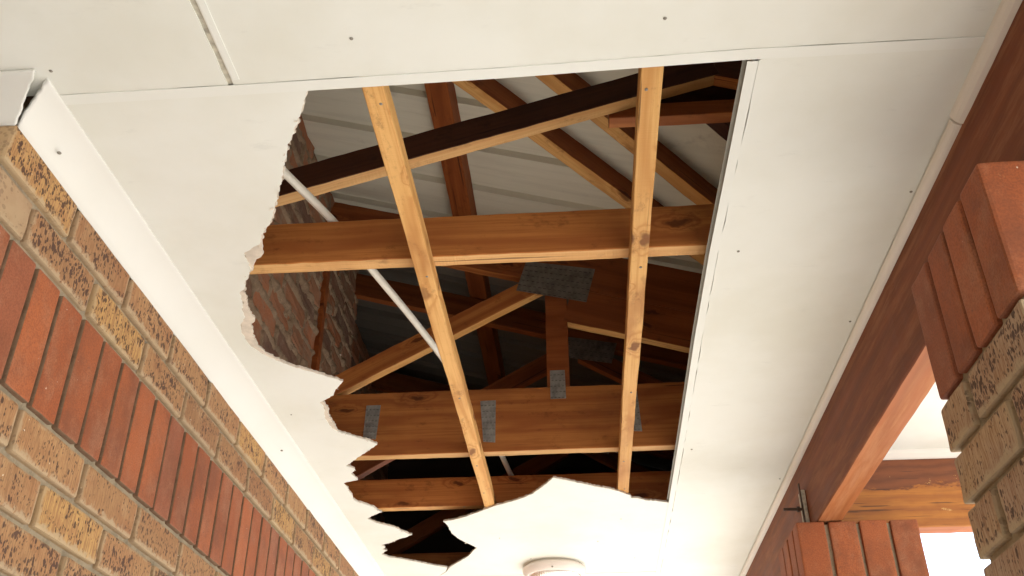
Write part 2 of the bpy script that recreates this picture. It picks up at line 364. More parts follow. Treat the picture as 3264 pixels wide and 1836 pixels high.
def tube(name, pts, r, mat, parent=None, sides=12, sub=8):
    P = [Vector(p) for p in pts]; Q = []
    for i in range(len(P)-1):
        a = P[max(i-1, 0)]; b = P[i]; c = P[i+1]; d = P[min(i+2, len(P)-1)]
        for t in range(sub):
            t /= sub
            Q.append(0.5*((2*b)+(c-a)*t+(2*a-5*b+4*c-d)*t*t+(3*b-a-3*c+d)*t**3))
    Q.append(P[-1]); V = []; F = []
    ref = Vector((0, 0, 1))
    for i, q in enumerate(Q):
        T = (Q[min(i+1, len(Q)-1)]-Q[max(i-1, 0)]).normalized(); A = T.cross(ref)
        if A.length < 0.1: A = T.cross(Vector((1, 0, 0)))
        A.normalize(); B = T.cross(A)
        for j in range(sides):
            an = 2*math.pi*j/sides; V.append(q+r*(math.cos(an)*A+math.sin(an)*B))
    for i in range(len(Q)-1):
        for j in range(sides):
            F.append((i*sides+j, i*sides+(j+1) % sides, (i+1)*sides+(j+1) % sides, (i+1)*sides+j))
    F.append(tuple(range(sides))[::-1]); F.append(tuple((len(Q)-1)*sides+j for j in range(sides)))
    me = me_from(name, V, F, mat, smooth=True)
    return link(name, me, parent)
def lathe(name, prof, mat, parent=None, at=(0, 0, 0), n=48):
    V = []; F = []
    for (r, z) in prof:
        for j in range(n):
            a = 2*math.pi*j/n; V.append((r*math.cos(a), r*math.sin(a), z))
    for i in range(len(prof)-1):
        for j in range(n): F.append((i*n+j, i*n+(j+1) % n, (i+1)*n+(j+1) % n, (i+1)*n+j))
    me = me_from(name, V, F, mat, smooth=True)
    return link(name, me, parent, Matrix.Translation(at))
def roughen(pts, closed, step=0.009, amp=0.0016):
    """cut a broken outline into short uneven steps"""
    out = []; n = len(pts)
    for i in range(n if closed else n-1):
        a = Vector(pts[i]); b = Vector(pts[(i+1) % n]); L = (b-a).length; k_ = max(1, int(L/step)); nr = Vector((-(b-a).y, (b-a).x))/(L+1e-9)
        for j in range(k_):
            t = j/k_; q = a.lerp(b, t)
            if j: q = q+nr*random.uniform(-amp, amp)
            out.append((q.x, q.y))
    if not closed: out.append(tuple(pts[-1]))
    return out
def plate_poly(name, pts, z0, z1, mat, parent=None):
    """flat panel from an outline in (x, y), with thickness"""
    tri = tessellate_polygon([[Vector((p[0], p[1], 0)) for p in pts]]); n = len(pts)
    V = [(p[0], p[1], z0) for p in pts]+[(p[0], p[1], z1) for p in pts]
    F = []
    for t in tri:
        a, b, c = (Vector(pts[i]) for i in t)
        ccw = (b-a).cross(c-a) > 0
        t = tuple(t) if ccw else tuple(t)[::-1]
        F.append(t[::-1]); F.append(tuple(i+n for i in t))
    ar = sum(pts[i][0]*pts[(i+1) % n][1]-pts[(i+1) % n][0]*pts[i][1] for i in range(n))
    for i in range(n):
        j = (i+1) % n; f = (i, j, j+n, i+n); F.append(f if ar > 0 else f[::-1])
    return link(name, me_from(name, V, F, mat), parent)

# ================================================================== the setting
def flat(name, x0, x1, y0, y1, z0, z1, mat, kind):
    o = block(name, x0, x1, y0, y1, z0, z1, mat, None, 0); o['kind'] = kind; return o
gm = me_from('ground', [(-400, -400, 0), (400, -400, 0), (400, 400, 0), (-400, 400, 0)], [(0, 1, 2, 3)], MT['ground'])
g = link('ground', gm, None, Matrix.Translation((0, 0, -EYE-0.12))); g['kind'] = 'structure'
flat('unseen_porch_floor', -4.0, 2.2, -5.5, 2.3, -EYE-0.115, -EYE, MT['floor'], 'structure')  # unseen floor, kept darker than the slab beyond to cut bounce light
flat('unseen_paving', -0.9, 2.2, 2.304, 9.0, -EYE-0.115, -EYE-0.004, MT['ground'], 'structure')  # unseen paler slab added so more light bounces up at the far end

# ------------------------------------------------------------------ brick meshes
def brick_set(n, dx, dy, dz, mat, bev, jit, ends=None):
    return [box_me('brick', dx, dy, dz, mat, bev, 2, jit=jit, cuts=2, ends=ends) for _ in range(n)]
STR = brick_set(8, 0.2190, 0.104, 0.0710, MT['spk'], 0.0050, 0.0018)      # stretcher
HDR = brick_set(4, 0.1040, 0.104, 0.0715, MT['spk'], 0.0055, 0.0016)      # header
PST = brick_set(5, 0.2190, 0.104, 0.0710, MT['spkd'], 0.0050, 0.0018)
PHD = brick_set(4, 0.1040, 0.104, 0.0715, MT['spkd'], 0.0050, 0.0018)
SOL = brick_set(6, 0.0735, 0.104, 0.2110, MT['redb'], 0.0035, 0.0009, MT['jointshade'])    # soldier
def put(meshes, at, rot, parent, name='brick'):
    M = Matrix.Translation(Vector(at)+Vector((random.uniform(-.0008, .0008), random.uniform(-.0008, .0008), random.uniform(-.0008, .0008)))) @ Matrix.Rotation(rot+random.uniform(-.006, .006), 4, 'Z')
    o = link(name, random.choice(meshes), parent, M)
    for p in o.data.polygons: pass
    return o
for me in STR+HDR+SOL: me.polygons.foreach_set('use_smooth', [False]*len(me.polygons))
H90 = math.pi/2
def brick_stuff(name, boxes, mat, parent):
    V = []; F = []
    for (x0, x1, y0, y1, z0, z1) in boxes:
        b = 0.004; i = len(V)
        for z in (z0, z1):
            V += [(x0, y0, z), (x1, y0, z), (x1, y1, z), (x0, y1, z)]
        F += [(i, i+3, i+2, i+1), (i+4, i+5, i+6, i+7), (i, i+1, i+5, i+4), (i+1, i+2, i+6, i+5), (i+2, i+3, i+7, i+6), (i+3, i, i+4, i+7)]
    o = link(name, me_from(name, V, F, mat), parent); o['kind'] = 'stuff'; return o

XL = -0.872; PITCH_S = 0.2315; CORNER = 1.109
# ------------------------------------------------------------------ house wall on the left
wall = thing('house_wall', (XL-0.1, 3.5, -EYE), 'speckled brown brick house wall with a band of upright red bricks under the cornice', 'wall')
core = block('mortar', -1.09, XL-0.0115, CORNER+0.0115, 7.5, -EYE, 1.09, MT['mortar'], wall, 0)
block('mortar', -4.0, -1.0905, CORNER+0.0115, 1.33, -EYE, 1.0895, MT['mortar'], wall, 0)
rows = [(0.965, 1.039, 1.326, 0), (0.883, 0.956, 1.2105, 1), (0.574, 0.648, 1.3265, 0), (0.491, 0.565, 1.2105, 1), (0.408, 0.482, 1.3265, 0), (0.325, 0.399, 1.2105, 1)]
for (z0, z1, e0, hd) in rows:
    zc = (z0+z1)/2
    if hd:   # a header closes the corner, its long side on the return
        put(STR, (XL-0.111, CORNER+0.052, zc), 0, wall)
    else:
        put(STR, (XL-0.052, CORNER+0.108, zc), H90, wall)
    e = e0+PITCH_S
    while e < 4.9:
        put(STR, (XL-0.052, e-0.111, zc), H90, wall); e += PITCH_S
    x = XL-0.222-0.012-0.111 if hd else XL-0.104-0.012-0.111
    for _ in range(5):
        put(STR, (x, CORNER+0.052, zc), 0, wall); x -= PITCH_S
zc = (0.659+0.872)/2
put(brick_set(1, 0.0735, 0.104, 0.2110, MT['redb'], 0.0035, 0.0009), (XL-0.052, CORNER+0.036, zc), H90, wall)
e = 1.348-0.0842
while e < 4.95:
    put(SOL, (XL-0.052, e-0.037, zc), H90, wall); e += 0.0842
x = XL-0.115-0.037
for _ in range(14):
    put(SOL, (x, CORNER+0.052, zc), 0, wall); x -= 0.0842
bx = []
for (z0, z1, e0, hd) in rows:
    x = (XL-0.222-0.012 if hd else XL-0.104-0.012)-5*PITCH_S
    while x > -3.8:
        bx.append((x-0.2195, x, CORNER, CORNER+0.1, z0, z0+0.072)); x -= PITCH_S
z = 0.242; i = 0
while z > -EYE:
    e = CORNER+(0 if i % 2 else 0.116)
    while e < 7.4:
        bx.append((XL-0.1, XL, e, e+0.2215, z, z+0.074)); e += PITCH_S
    x = XL-(0.0 if not i % 2 else 0.116)
    while x > -3.9:
        bx.append((x-0.2215, x, CORNER, CORNER+0.1, z, z+0.074)); x -= PITCH_S
    z -= 0.083; i += 1
for (z0, z1, e0, hd) in rows:
    e = e0+PITCH_S*math.ceil((4.9-e0)/PITCH_S)
    while e < 7.4:
        bx.append((XL-0.1, XL, e-0.2215, e, z0, z1)); e += PITCH_S
brick_stuff('brick_courses', bx, MT['spk'], wall)
bx = []; x = XL-0.115-14*0.0842
while x > -3.9:
    bx.append((x-0.0735, x, CORNER, CORNER+0.1, 0.66, 0.871)); x -= 0.0842
brick_stuff('soldier_course', bx, MT['redb'], wall)

unseen_wall = thing('house_wall', (-2.35, -2.0, -EYE), 'unseen brick wall added left of the camera to block light', 'wall')  # made-up wall out of view, keeps light from the left off the porch
block('mortar', -2.45, -2.2115, -5.5, 1.10, -EYE, 1.089, MT['mortar'], unseen_wall, 0)
bx = []; z = 0.99; i = 0
while z > -EYE:
    y = -5.5+(0.116 if i % 2 else 0)
    while y < 0.85:
        bx.append((-2.3, -2.2, y, y+0.2195, z, z+0.072)); y += PITCH_S
    z -= 0.083; i += 1
brick_stuff('brick_courses', bx, MT['spk'], unseen_wall)
# ------------------------------------------------------------------ piers on the right
def pier(label, x0, x1, y0, y1, ztop, left_edges, front_edges, front_depth, zlow):
    p = thing('brick_pier', ((x0+x1)/2, (y0+y1)/2, -EYE), label, 'pier', 'brick piers carrying the beam')
    block('mortar', x0+0.012, x1-0.012, y0+0.012, y1-0.012, -EYE, ztop-0.006, MT['mortar'], p, 0)
    zs = ztop-0.2120; zc = zs+0.106
    for (a, b) in left_edges:
        w = b-a; me = box_me('brick', w, 0.104, 0.2120, MT['redb'], 0.0055, 2, jit=0.0010, cuts=2)
        put([me], (x0+0.052, (a+b)/2, zc), H90, p)
    for (a, b) in front_edges:
        me = box_me('brick', b-a, front_depth, 0.2120, MT['redb'], 0.0045, 2, jit=0.0009, cuts=2)
        put([me], ((a+b)/2, y0+front_depth/2, zc), 0, p)
    y = y0+0.116
    while y < y1-0.07:          # right hand face
        put(SOL, (x1-0.052, y+0.037, zc), -H90, p); y += 0.0842
    z = zs-0.010-0.074; i = 0; bx = []
    while z > -EYE-0.05:
        far = i % 2
        L = [(y0, y0+0.2215), (y1-0.105, y1)] if not far else [(y0, y0+0.105), (y1-0.2215, y1)]
        if z > zlow:
            zc2 = z+0.037
            for (a, b) in L:
                corner_near = a == y0
                put(PST if b-a > 0.15 else PHD, (x0+0.052, (a+b)/2, zc2), H90, p)
                put(PST if b-a > 0.15 else PHD, (x1-0.052, (a+b)/2, zc2), -H90, p)
            xm0 = x0+0.114; xm1 = x1-0.114
            me = box_me('brick', xm1-xm0, 0.104, 0.0715, MT['spkd'], 0.0055, 2, jit=0.0016, cuts=2)
            put([me], ((xm0+xm1)/2, y0+0.052, zc2), 0, p); put([me], ((xm0+xm1)/2, y1-0.052, zc2), 0, p)
        else:
            for (a, b) in L:
                bx += [(x0, x0+0.1, a, b, z, z+0.074), (x1-0.1, x1, a, b, z, z+0.074)]
            bx += [(x0+0.11, x1-0.11, y0, y0+0.1, z, z+0.074), (x0+0.11, x1-0.11, y1-0.1, y1, z, z+0.074)]
        z -= 0.0835; i += 1
    brick_stuff('brick_courses', bx, MT['spkd'], p)
    return p
pier('near brick pier with upright red bricks on top, largest at the right edge', 0.574, 0.914, 1.102, 1.447, 0.863,
     [(1.102, 1.180), (1.190, 1.262), (1.271, 1.347), (1.356, 1.438)], [(0.688, 0.764), (0.774, 0.850)], 0.104, 0.15)
pier('far brick pier with upright red bricks under the bolted beam joint', 0.596, 0.926, 2.672, 3.012, 0.860,
     [(2.745, 2.817), (2.827, 2.900), (2.910, 2.985)], [(0.5965, 0.6735), (0.6835, 0.7585), (0.7685, 0.8425), (0.8515, 0.9255)], 0.064, 0.30)

# ------------------------------------------------------------------ beams
bm_ = timber('porch_beam', (0.692, -5.5, 0.9745), (0.692, 7.5, 0.9745), 0.070, 0.223, MT['beam'], None, bev=0.003, under=MT['beamu'])
tag(bm_, 'long dark red varnished timber beam running along the right of the ceiling over the piers', 'beam')
cb = timber('cross_beam', (0.7275, 2.790, 0.9745), (1.95, 2.790, 0.9745), 0.064, 0.223, MT['peel'], None, bev=0.003, under=MT['beamu'])
tag(cb, 'short orange timber cross beam with peeling varnish behind the far pier', 'beam')
an = thing('beam_anchor', (0.645, 2.79, 0.861), 'rusty bolt and upright steel strap fixing the beam to the far pier', 'bolt')
block('strap', 0.640, 0.644, 2.760, 2.772, 0.862, 1.004, MT['steel'], an, 0.001)
block('packing', 0.6445, 0.6565, 2.762, 2.802, 0.862, 0.985, MT['filler'], an, 0.002)
tube('bolt', [(0.655, 2.768, 0.928), (0.61, 2.768, 0.929), (0.588, 2.768, 0.929)], 0.0042, MT['steel'], an, 10, 2)
nb = bmesh.new(); bmesh.ops.create_cone(nb, cap_ends=True, segments=6, radius1=0.0085, radius2=0.0085, depth=0.008)
nm = bpy.data.meshes.new('nut'); nb.to_mesh(nm); nb.free(); nm.materials.append(MT['steel'])
link('nut', nm, an, Matrix.Translation((0.630, 2.768, 0.928)) @ Matrix.Rotation(H90, 4, 'Y'))

# ------------------------------------------------------------------ ceiling boards
ZC = 1.090
HOLE_A=[(0.3003,3.1484),(0.2572,3.1292),(0.22,3.1183),(0.1877,3.0926),(0.1695,3.0911),(0.1662,3.068),(0.1292,3.0275),(0.0929,2.9951),(0.0523,2.9743),(0.0121,2.9452),(-0.0374,2.9101),(-0.0804,2.8843),(-0.1007,2.9288),(-0.1228,2.97),(-0.154,3.0264),(-0.2039,3.0754),(-0.2541,3.1101),(-0.2823,3.1283),(-0.3414,3.1831),(-0.4019,3.2362),(-0.4412,3.2636),(-0.4804,3.2775),(-0.4716,3.3255),(-0.4679,3.407),(-0.453,3.4738),(-0.4295,3.5239),(-0.3956,3.5959),(-0.4149,3.6348),(-0.4369,3.6953),(-0.4749,3.7561),(-0.5096,3.8081),(-0.5369,3.8574),(-0.5414,3.8493),(-0.5983,3.8071),(-0.6498,3.762),(-0.7106,3.7102),(-0.7486,3.6873),(-0.7714,3.6465),(-0.7398,3.5985),(-0.7577,3.5844),(-0.7402,3.5648),(-0.7491,3.5298),(-0.7074,3.5032),(-0.6668,3.4592),(-0.6345,3.4387),(-0.6132,3.414),(-0.6244,3.4108),(-0.639,3.3812),(-0.6642,3.3235),(-0.6853,3.3053),(-0.7145,3.2759),(-0.7408,3.226),(-0.7162,3.1969),(-0.6912,3.1734),(-0.6755,3.1615),(-0.6878,3.1383),(-0.6975,3.1029),(-0.7187,3.0767),(-0.7373,3.0559),(-0.7474,3.0265),(-0.741,2.9896),(-0.7442,2.9527),(-0.7427,2.9169),(-0.7469,2.8795),(-0.7251,2.8657),(-0.6943,2.8527),(-0.6977,2.8252),(-0.7044,2.7995),(-0.6901,2.7759),(-0.6837,2.7601),(-0.6951,2.7429),(-0.7081,2.7338),(-0.6844,2.7079),(-0.655,2.6675),(-0.6286,2.6392),(-0.622,2.6294),(-0.5785,2.5754),(-0.5996,2.5421),(-0.6231,2.523),(-0.6452,2.4984),(-0.6713,2.4739),(-0.6715,2.4779),(-0.6827,2.4471),(-0.6857,2.3835),(-0.6712,2.3089),(-0.6747,2.2801),(-0.6314,2.2439),(-0.6167,2.2101),(-0.6016,2.1885),(-0.5859,2.1636),(-0.6107,2.1418),(-0.6491,2.1097),(-0.6897,2.0774),(-0.7193,2.0438),(-0.7412,2.0088),(-0.7512,1.9894),(-0.7629,1.9656),(-0.7638,1.9334),(-0.7643,1.8959),(-0.7511,1.8545),(-0.7332,1.8264),(-0.7316,1.7977),(-0.7197,1.7649),(-0.7118,1.7219),(-0.6971,1.7071),(-0.6877,1.6817),(-0.6694,1.6525),(-0.6609,1.6347),(-0.6581,1.5982),(-0.6571,1.5756),(-0.6357,1.5586),(-0.6153,1.5458),(-0.6036,1.5156),(-0.5924,1.4999),(-0.5751,1.4794),(-0.5617,1.4539),(-0.5506,1.4262),(-0.5346,1.3897),(-0.5164,1.3523),(-0.5072,1.3248),(-0.4915,1.2896),(-0.478,1.2512),(-0.4665,1.2351),(-0.4487,1.2032),(-0.4393,1.1838),(-0.4235,1.1536),(-0.4085,1.1225)]
HOLE_B=[(0.3003,3.1484),(0.2572,3.1292),(0.22,3.1183),(0.1877,3.0926),(0.1695,3.0911),(0.1662,3.068),(0.1292,3.0275),(0.0929,2.9951),(0.0523,2.9743),(0.0121,2.9452),(-0.0374,2.9101),(-0.0804,2.8843),(-0.1007,2.9288),(-0.1228,2.97),(-0.154,3.0264),(-0.2039,3.0754),(-0.2541,3.1101),(-0.2823,3.1283),(-0.3414,3.1831),(-0.4019,3.2362),(-0.4412,3.2636),(-0.4804,3.2775),(-0.4716,3.3255),(-0.4679,3.407),(-0.453,3.4738),(-0.4295,3.5239),(-0.3956,3.5959),(-0.4149,3.6348),(-0.4369,3.6953),(-0.4749,3.7561),(-0.5096,3.8081),(-0.5369,3.8574),(-0.5414,3.8493),(-0.5983,3.8071),(-0.6498,3.762),(-0.7106,3.7102),(-0.7486,3.6873),(-0.7714,3.6465),(-0.7398,3.5985),(-0.7577,3.5844),(-0.7402,3.5648),(-0.7491,3.5298),(-0.7074,3.5032),(-0.6668,3.4592),(-0.6345,3.4387),(-0.6132,3.414),(-0.6244,3.4108),(-0.639,3.3812),(-0.6642,3.3235),(-0.6853,3.3053),(-0.7145,3.2759),(-0.7408,3.226),(-0.7162,3.1969),(-0.6912,3.1734),(-0.6755,3.1615),(-0.6878,3.1383),(-0.6975,3.1029),(-0.7187,3.0767),(-0.7373,3.0559),(-0.7474,3.0265),(-0.741,2.9896),(-0.7442,2.9527),(-0.7427,2.9169),(-0.7469,2.8795),(-0.7251,2.8657),(-0.6943,2.8527),(-0.6977,2.8252),(-0.7044,2.7995),(-0.6901,2.7759),(-0.6837,2.7601),(-0.6951,2.7429),(-0.7081,2.7338),(-0.6844,2.7079),(-0.655,2.6675),(-0.6286,2.6392),(-0.622,2.6294),(-0.5785,2.5754),(-0.5996,2.5421),(-0.6231,2.523),(-0.6452,2.4984),(-0.6713,2.4739),(-0.6704,2.4734),(-0.671,2.4284),(-0.6711,2.3675),(-0.663,2.3261),(-0.6639,2.2931),(-0.6642,2.2729),(-0.6314,2.2439),(-0.6167,2.2101),(-0.6016,2.1885),(-0.5859,2.1636),(-0.6102,2.1396),(-0.6486,2.1076),(-0.6884,2.0726),(-0.705,2.0505),(-0.7344,2.0074),(-0.7454,1.9702),(-0.7452,1.9286),(-0.7337,1.886),(-0.7333,1.8649),(-0.7176,1.8482),(-0.7138,1.8309),(-0.7143,1.7991),(-0.7112,1.7656),(-0.6966,1.7071),(-0.6834,1.6769),(-0.6689,1.6525),(-0.6496,1.6202),(-0.6383,1.5998),(-0.6224,1.5861),(-0.6104,1.5462),(-0.5918,1.4999),(-0.5745,1.4795),(-0.5608,1.4539),(-0.5497,1.4263),(-0.5331,1.3898),(-0.5149,1.3524),(-0.5058,1.3249),(-0.4901,1.2897),(-0.4766,1.2513),(-0.4651,1.2352),(-0.4468,1.2034),(-0.4375,1.1839),(-0.4214,1.1537),(-0.4067,1.1226)]

def nails(parent, pts, z=ZC-0.0006, r=0.0030):
    for (x, y) in pts:
        lathe('nail', [(0.0001, -0.0012), (r*0.8, -0.0010), (r, 0.0), (r*0.6, 0.001)], MT['nail'], parent, (x, y, z), 10)
SIDE = [(-0.812, 1.112)]
def broken(hole, amp=0.0019):
    left = [(-0.835, 3.975), (-0.835, 1.112)]
    ring = roughen(hole[::-1][:-1], False, 0.0065, amp)     # top-left of the hole round to the bottom right
    # the crack running on from the lowest point
    lo = max(range(len(ring)), key=lambda i: ring[i][1])
    tip = ring[lo]
    crack = [(tip[0]-0.014, tip[1]+0.030), (tip[0]-0.020, tip[1]+0.050), (tip[0]-0.040, tip[1]+0.080), (tip[0]-0.055, tip[1]+0.108),
             (tip[0]-0.036, tip[1]+0.081), (tip[0]-0.017, tip[1]+0.051), (tip[0]-0.009, tip[1]+0.030)]
    ring = ring[:lo]+crack+ring[lo+1:]
    return left+[(hole[-1][0], 1.112)]+ring+[(0.2985, hole[0][1]), (0.2985, 3.975)]
b1 = thing('ceiling_board', (-0.25, 2.6, ZC), 'white ceiling board with the big jagged hole, torn open along its left and bottom', 'ceiling board', 'white ceiling boards')
plate_poly('painted_face', broken(HOLE_A), ZC, ZC+0.0014, MT['ceil'], b1)
plate_poly('board_core', broken(HOLE_B, 0.0034), ZC+0.0014, ZC+0.0064, MT['core'], b1)
nails(b1, [(-0.39, 3.13), (-0.30, 3.48), (0.06, 3.55), (0.204, 3.775), (-0.20, 3.75), (0.14, 3.30), (-0.77, 2.35), (-0.56, 2.02)], r=0.0022)
# curled paper and fibre hanging from the break
V = []; F = []
hp = [p for p in HOLE_A[33:] if p[0] < -0.3]+HOLE_A[3:30]
for _ in range(95):
    i = random.randrange(len(hp)-1); p = Vector(hp[i]).lerp(Vector(hp[i+1]), random.random())
    if (Vector(hp[i])-Vector(hp[i+1])).length > 0.3: continue
    d = (Vector(hp[i+1])-Vector(hp[i])).normalized(); a_ = random.uniform(0, 6.28); w_ = random.uniform(0.0015, 0.006); l_ = random.uniform(0.003, 0.010)
    q = Vector((math.cos(a_), math.sin(a_)))*l_; k0 = len(V); zt = ZC+random.uniform(-0.0003, 0.004)
    V += [(p.x-d.x*w_, p.y-d.y*w_, zt), (p.x+d.x*w_, p.y+d.y*w_, zt), (p.x+q.x*0.6+d.x*w_*0.6, p.y+q.y*0.6+d.y*w_*0.6, zt-l_*0.25), (p.x+q.x, p.y+q.y, zt-l_*random.uniform(0.2, 0.8)), (p.x+q.x*0.6-d.x*w_*0.7, p.y+q.y*0.6-d.y*w_*0.7, zt-l_*0.3)]
    F += [(k0, k0+1, k0+2, k0+4), (k0+4, k0+2, k0+3)]
tf = link('torn_flakes', me_from('torn_flakes', V, F, MT['core']), b1); tf['kind'] = 'stuff'
def board(x0, x1, y0, y1, label, pts=(), dz=0.0):
    o = thing('ceiling_board', ((x0+x1)/2, (y0+y1)/2, ZC), label, 'ceiling board', 'white ceiling boards')
    block('board', x0, x1, y0, y1, ZC+dz, ZC+0.0064+dz, MT['ceil'], o, 0.0012)
    nails(o, pts, ZC-0.0006+dz); return o
RP = [(0.2965, 1.112), (0.2945, 1.3), (0.2905, 1.65), (0.2915, 2.0), (0.2985, 2.55), (0.3035, 3.15), (0.3045, 3.6), (0.3055, 4.0), (0.3055, 7.2)]
rbd = thing('ceiling_board', (0.48, 4.1, ZC), 'narrow white ceiling board between the hole and the dark beam', 'ceiling board', 'white ceiling boards')
edge = roughen([(x+0.00925+0.0004, y) for x, y in RP], False, 0.035, 0.0013)
plate_poly('board', [(0.662, 7.2), (0.662, 1.1095)]+[(0.31, 1.1095)]+edge, ZC, ZC+0.0064, MT['ceil'], rbd)
nails(rbd, [(0.34, 1.645), (0.629, 1.953), (0.634, 1.471), (0.333, 2.685), (0.63, 2.95)])
lb = thing('ceiling_board', (-2.2, -2.2, ZC), 'white ceiling board at top left over the brick corner', 'ceiling board', 'white ceiling boards')
plate_poly('board', [(-4.0, -5.5), (-0.5332, -5.5)]+roughen([(-0.5332, 0.3), (-0.5332, 0.9), (-0.5328, 1.1016), (-0.68, 1.1020), (-0.815, 1.1021), (-0.88, 1.1023)], False, 0.03, 0.0011)+[(-4.0, 1.1023)], ZC, ZC+0.0064, MT['ceil'], lb)
nails(lb, [(-0.799, 1.049)])
wb = thing('ceiling_board', (0.07, -0.7, ZC), 'wide white ceiling board across the top of the picture', 'ceiling board', 'white ceiling boards')
plate_poly('board', [(-0.5238, -2.5), (0.662, -2.5), (0.662, 1.0872)]+roughen([(0.655, 1.0871), (0.45, 1.0861), (0.287, 1.0851), (0.15, 1.0891), (-0.1, 1.0961), (-0.5, 1.1011), (-0.5238, 1.1012)], False, 0.04, 0.0011), ZC, ZC+0.0064, MT['ceil'], wb)
nails(wb, [(-0.315, 1.018), (0.155, 1.014)])
board(-0.835, 0.298, 3.982, 7.2, 'white ceiling board beyond the round light at the bottom edge')
board(0.7275, 1.95, -5.5, 2.756, 'white ceiling board outside the beam, seen past the near pier')

def strip_piece(name, path, w, z, t, mat, parent):
    V = []; F = []
    for i, (x, y) in enumerate(path):
        a = Vector(path[max(i-1, 0)]); b = Vector(path[min(i+1, len(path)-1)]); d = (b-a).normalized(); n = Vector((-d.y, d.x))*w/2
        V += [(x+n.x, y+n.y, z), (x-n.x, y-n.y, z), (x-n.x, y-n.y, z+t), (x+n.x, y+n.y, z+t)]
    for i in range(len(path)-1):
        for j in range(4):
            F.append((i*4+j, i*4+(j+1) % 4, (i+1)*4+(j+1) % 4, (i+1)*4+j))
    m = (len(path)-1)*4; F += [(0, 1, 2, 3)[::-1], (m, m+1, m+2, m+3)]
    bm = bmesh.new(); vs = [bm.verts.new(v) for v in V]
    for f in F: bm.faces.new([vs[q] for q in f])
    bmesh.ops.recalc_face_normals(bm, faces=list(bm.faces))
    me = bpy.data.meshes.new(name); me.materials.append(mat); bm.to_mesh(me); bm.free()
    return link(name, me, parent)
cs = thing('cover_strip', (-0.08, 1.10, ZC), 'white jointing strip along the straight top edge of the hole', 'ceiling strip', 'ceiling jointing strips')
strip_piece('lower_flange', [(-0.815, 1.1135), (-0.5, 1.1125), (-0.1, 1.1075), (0.15, 1.1005), (0.287, 1.0965), (0.45, 1.0975), (0.655, 1.0985)], 0.022, ZC-0.0016, 0.0014, MT['strip'], cs)
strip_piece('upper_flange', [(-0.815, 1.1125), (-0.1, 1.1065), (0.287, 1.0955), (0.655, 1.0975)], 0.017, ZC+0.0068, 0.0014, MT['pvcgrey'], cs)
rs = thing('cover_strip', (0.29, 2.6, ZC), 'white jointing strip down the right edge of the hole with a grey back flange', 'ceiling strip', 'ceiling jointing strips')
strip_piece('lower_flange', RP, 0.0172, ZC-0.0016, 0.0014, MT['strip'], rs)
strip_piece('web', RP, 0.0016, ZC-0.0002, 0.0095, MT['pvcgrey'], rs)
strip_piece('upper_flange', [(x-0.0035, y) for x, y in RP], 0.020, ZC+0.0095, 0.0014, MT['pvcgrey'], rs)
fl = strip_piece('joint_filler', [(-0.5285, -2.5), (-0.5285, 0.6), (-0.5288, 0.95), (-0.5282, 1.02), (-0.5290, 1.07), (-0.5285, 1.1015)], 0.0125, ZC+0.0022, 0.004, MT['filler'], None)
tag(fl, 'open ceiling joint with chipped grey filler at the top left', 'ceiling joint')
fs = strip_piece('cover_strip', [(-0.516, -2.5), (-0.516, 1.09)], 0.011, ZC-0.0012, 0.0011, MT['strip'], None)
tag(fs, 'thin white strip edge beside the open filled joint', 'ceiling strip', 'ceiling jointing strips')

# ------------------------------------------------------------------ cornices and quarter rounds
def cornice_profile():
    P = [(0.0, 0.0), (0.001, 0.003)]                        # (out from wall, above the lower edge): a shallow cove
    for i in range(11):
        t = i/10; a = math.radians(90*t)
        cx, cz = 0.058-0.054*math.cos(a), 0.004+0.048*math.sin(a)
        lx, lz = 0.004+0.054*t, 0.004+0.048*t
        P.append((lx*0.62+cx*0.38, lz*0.62+cz*0.38))
    P += [(0.0605, 0.0535), (0.061, 0.056)]
    return P
CP = cornice_profile()
def cornice(name, ends, label, jag):
    """ends(o, h) -> (start, end) world points of the run for profile point o (out), h (up)"""
    V = []; F = []; n = len(CP); cols = 26
    for (o, h) in CP:
        a, b = ends(o, h)
        for c in range(cols+1):
            t = (c/cols)**2.2; V.append(Vector(a).lerp(Vector(b), t))
    for i in range(n-1):
        for c in range(cols): F.append((i*(cols+1)+c, i*(cols+1)+c+1, (i+1)*(cols+1)+c+1, (i+1)*(cols+1)+c))
    me = me_from(name, V, F, MT['cornice'], smooth=True)
    ob = link(name, me); sd = ob.modifiers.new('thick', 'SOLIDIFY'); sd.thickness = 0.006; sd.offset = 1 if False else -1
    return tag(ob, label, 'cornice', 'cove cornices along the wall')
J = {}
def jg(o):
    key = round(o, 4)
    if key not in J: J[key] = random.uniform(-0.0022, 0.0022)
    return J[key]
zb = 1.034
cw = cornice('cornice', lambda o, h: ((XL+o, CORNER-o+0.003+0.011*(0.25+o/0.061)+jg(o), zb+h), (XL+o, 7.5, zb+h)), 'long white cove cornice along the top of the brick wall', 0)
cr = cornice('cornice', lambda o, h: ((XL+o*0.84-0.0015-jg(o), CORNER-o, zb+h), (-4.0, CORNER-o, zb+h)), 'short white cornice end at the far left, cracked open at the corner', 0)
nails(cw, [], 0)
for (o_, y) in ((0.02, 1.20), (0.03, 2.52)):
    lathe('nail', [(0.0001, -0.0014), (0.0035, -0.001), (0.004, 0.0), (0.002, 0.002)], MT['nail'], cw, (XL+o_+0.002, y, zb+0.010+o_*0.45), 10)

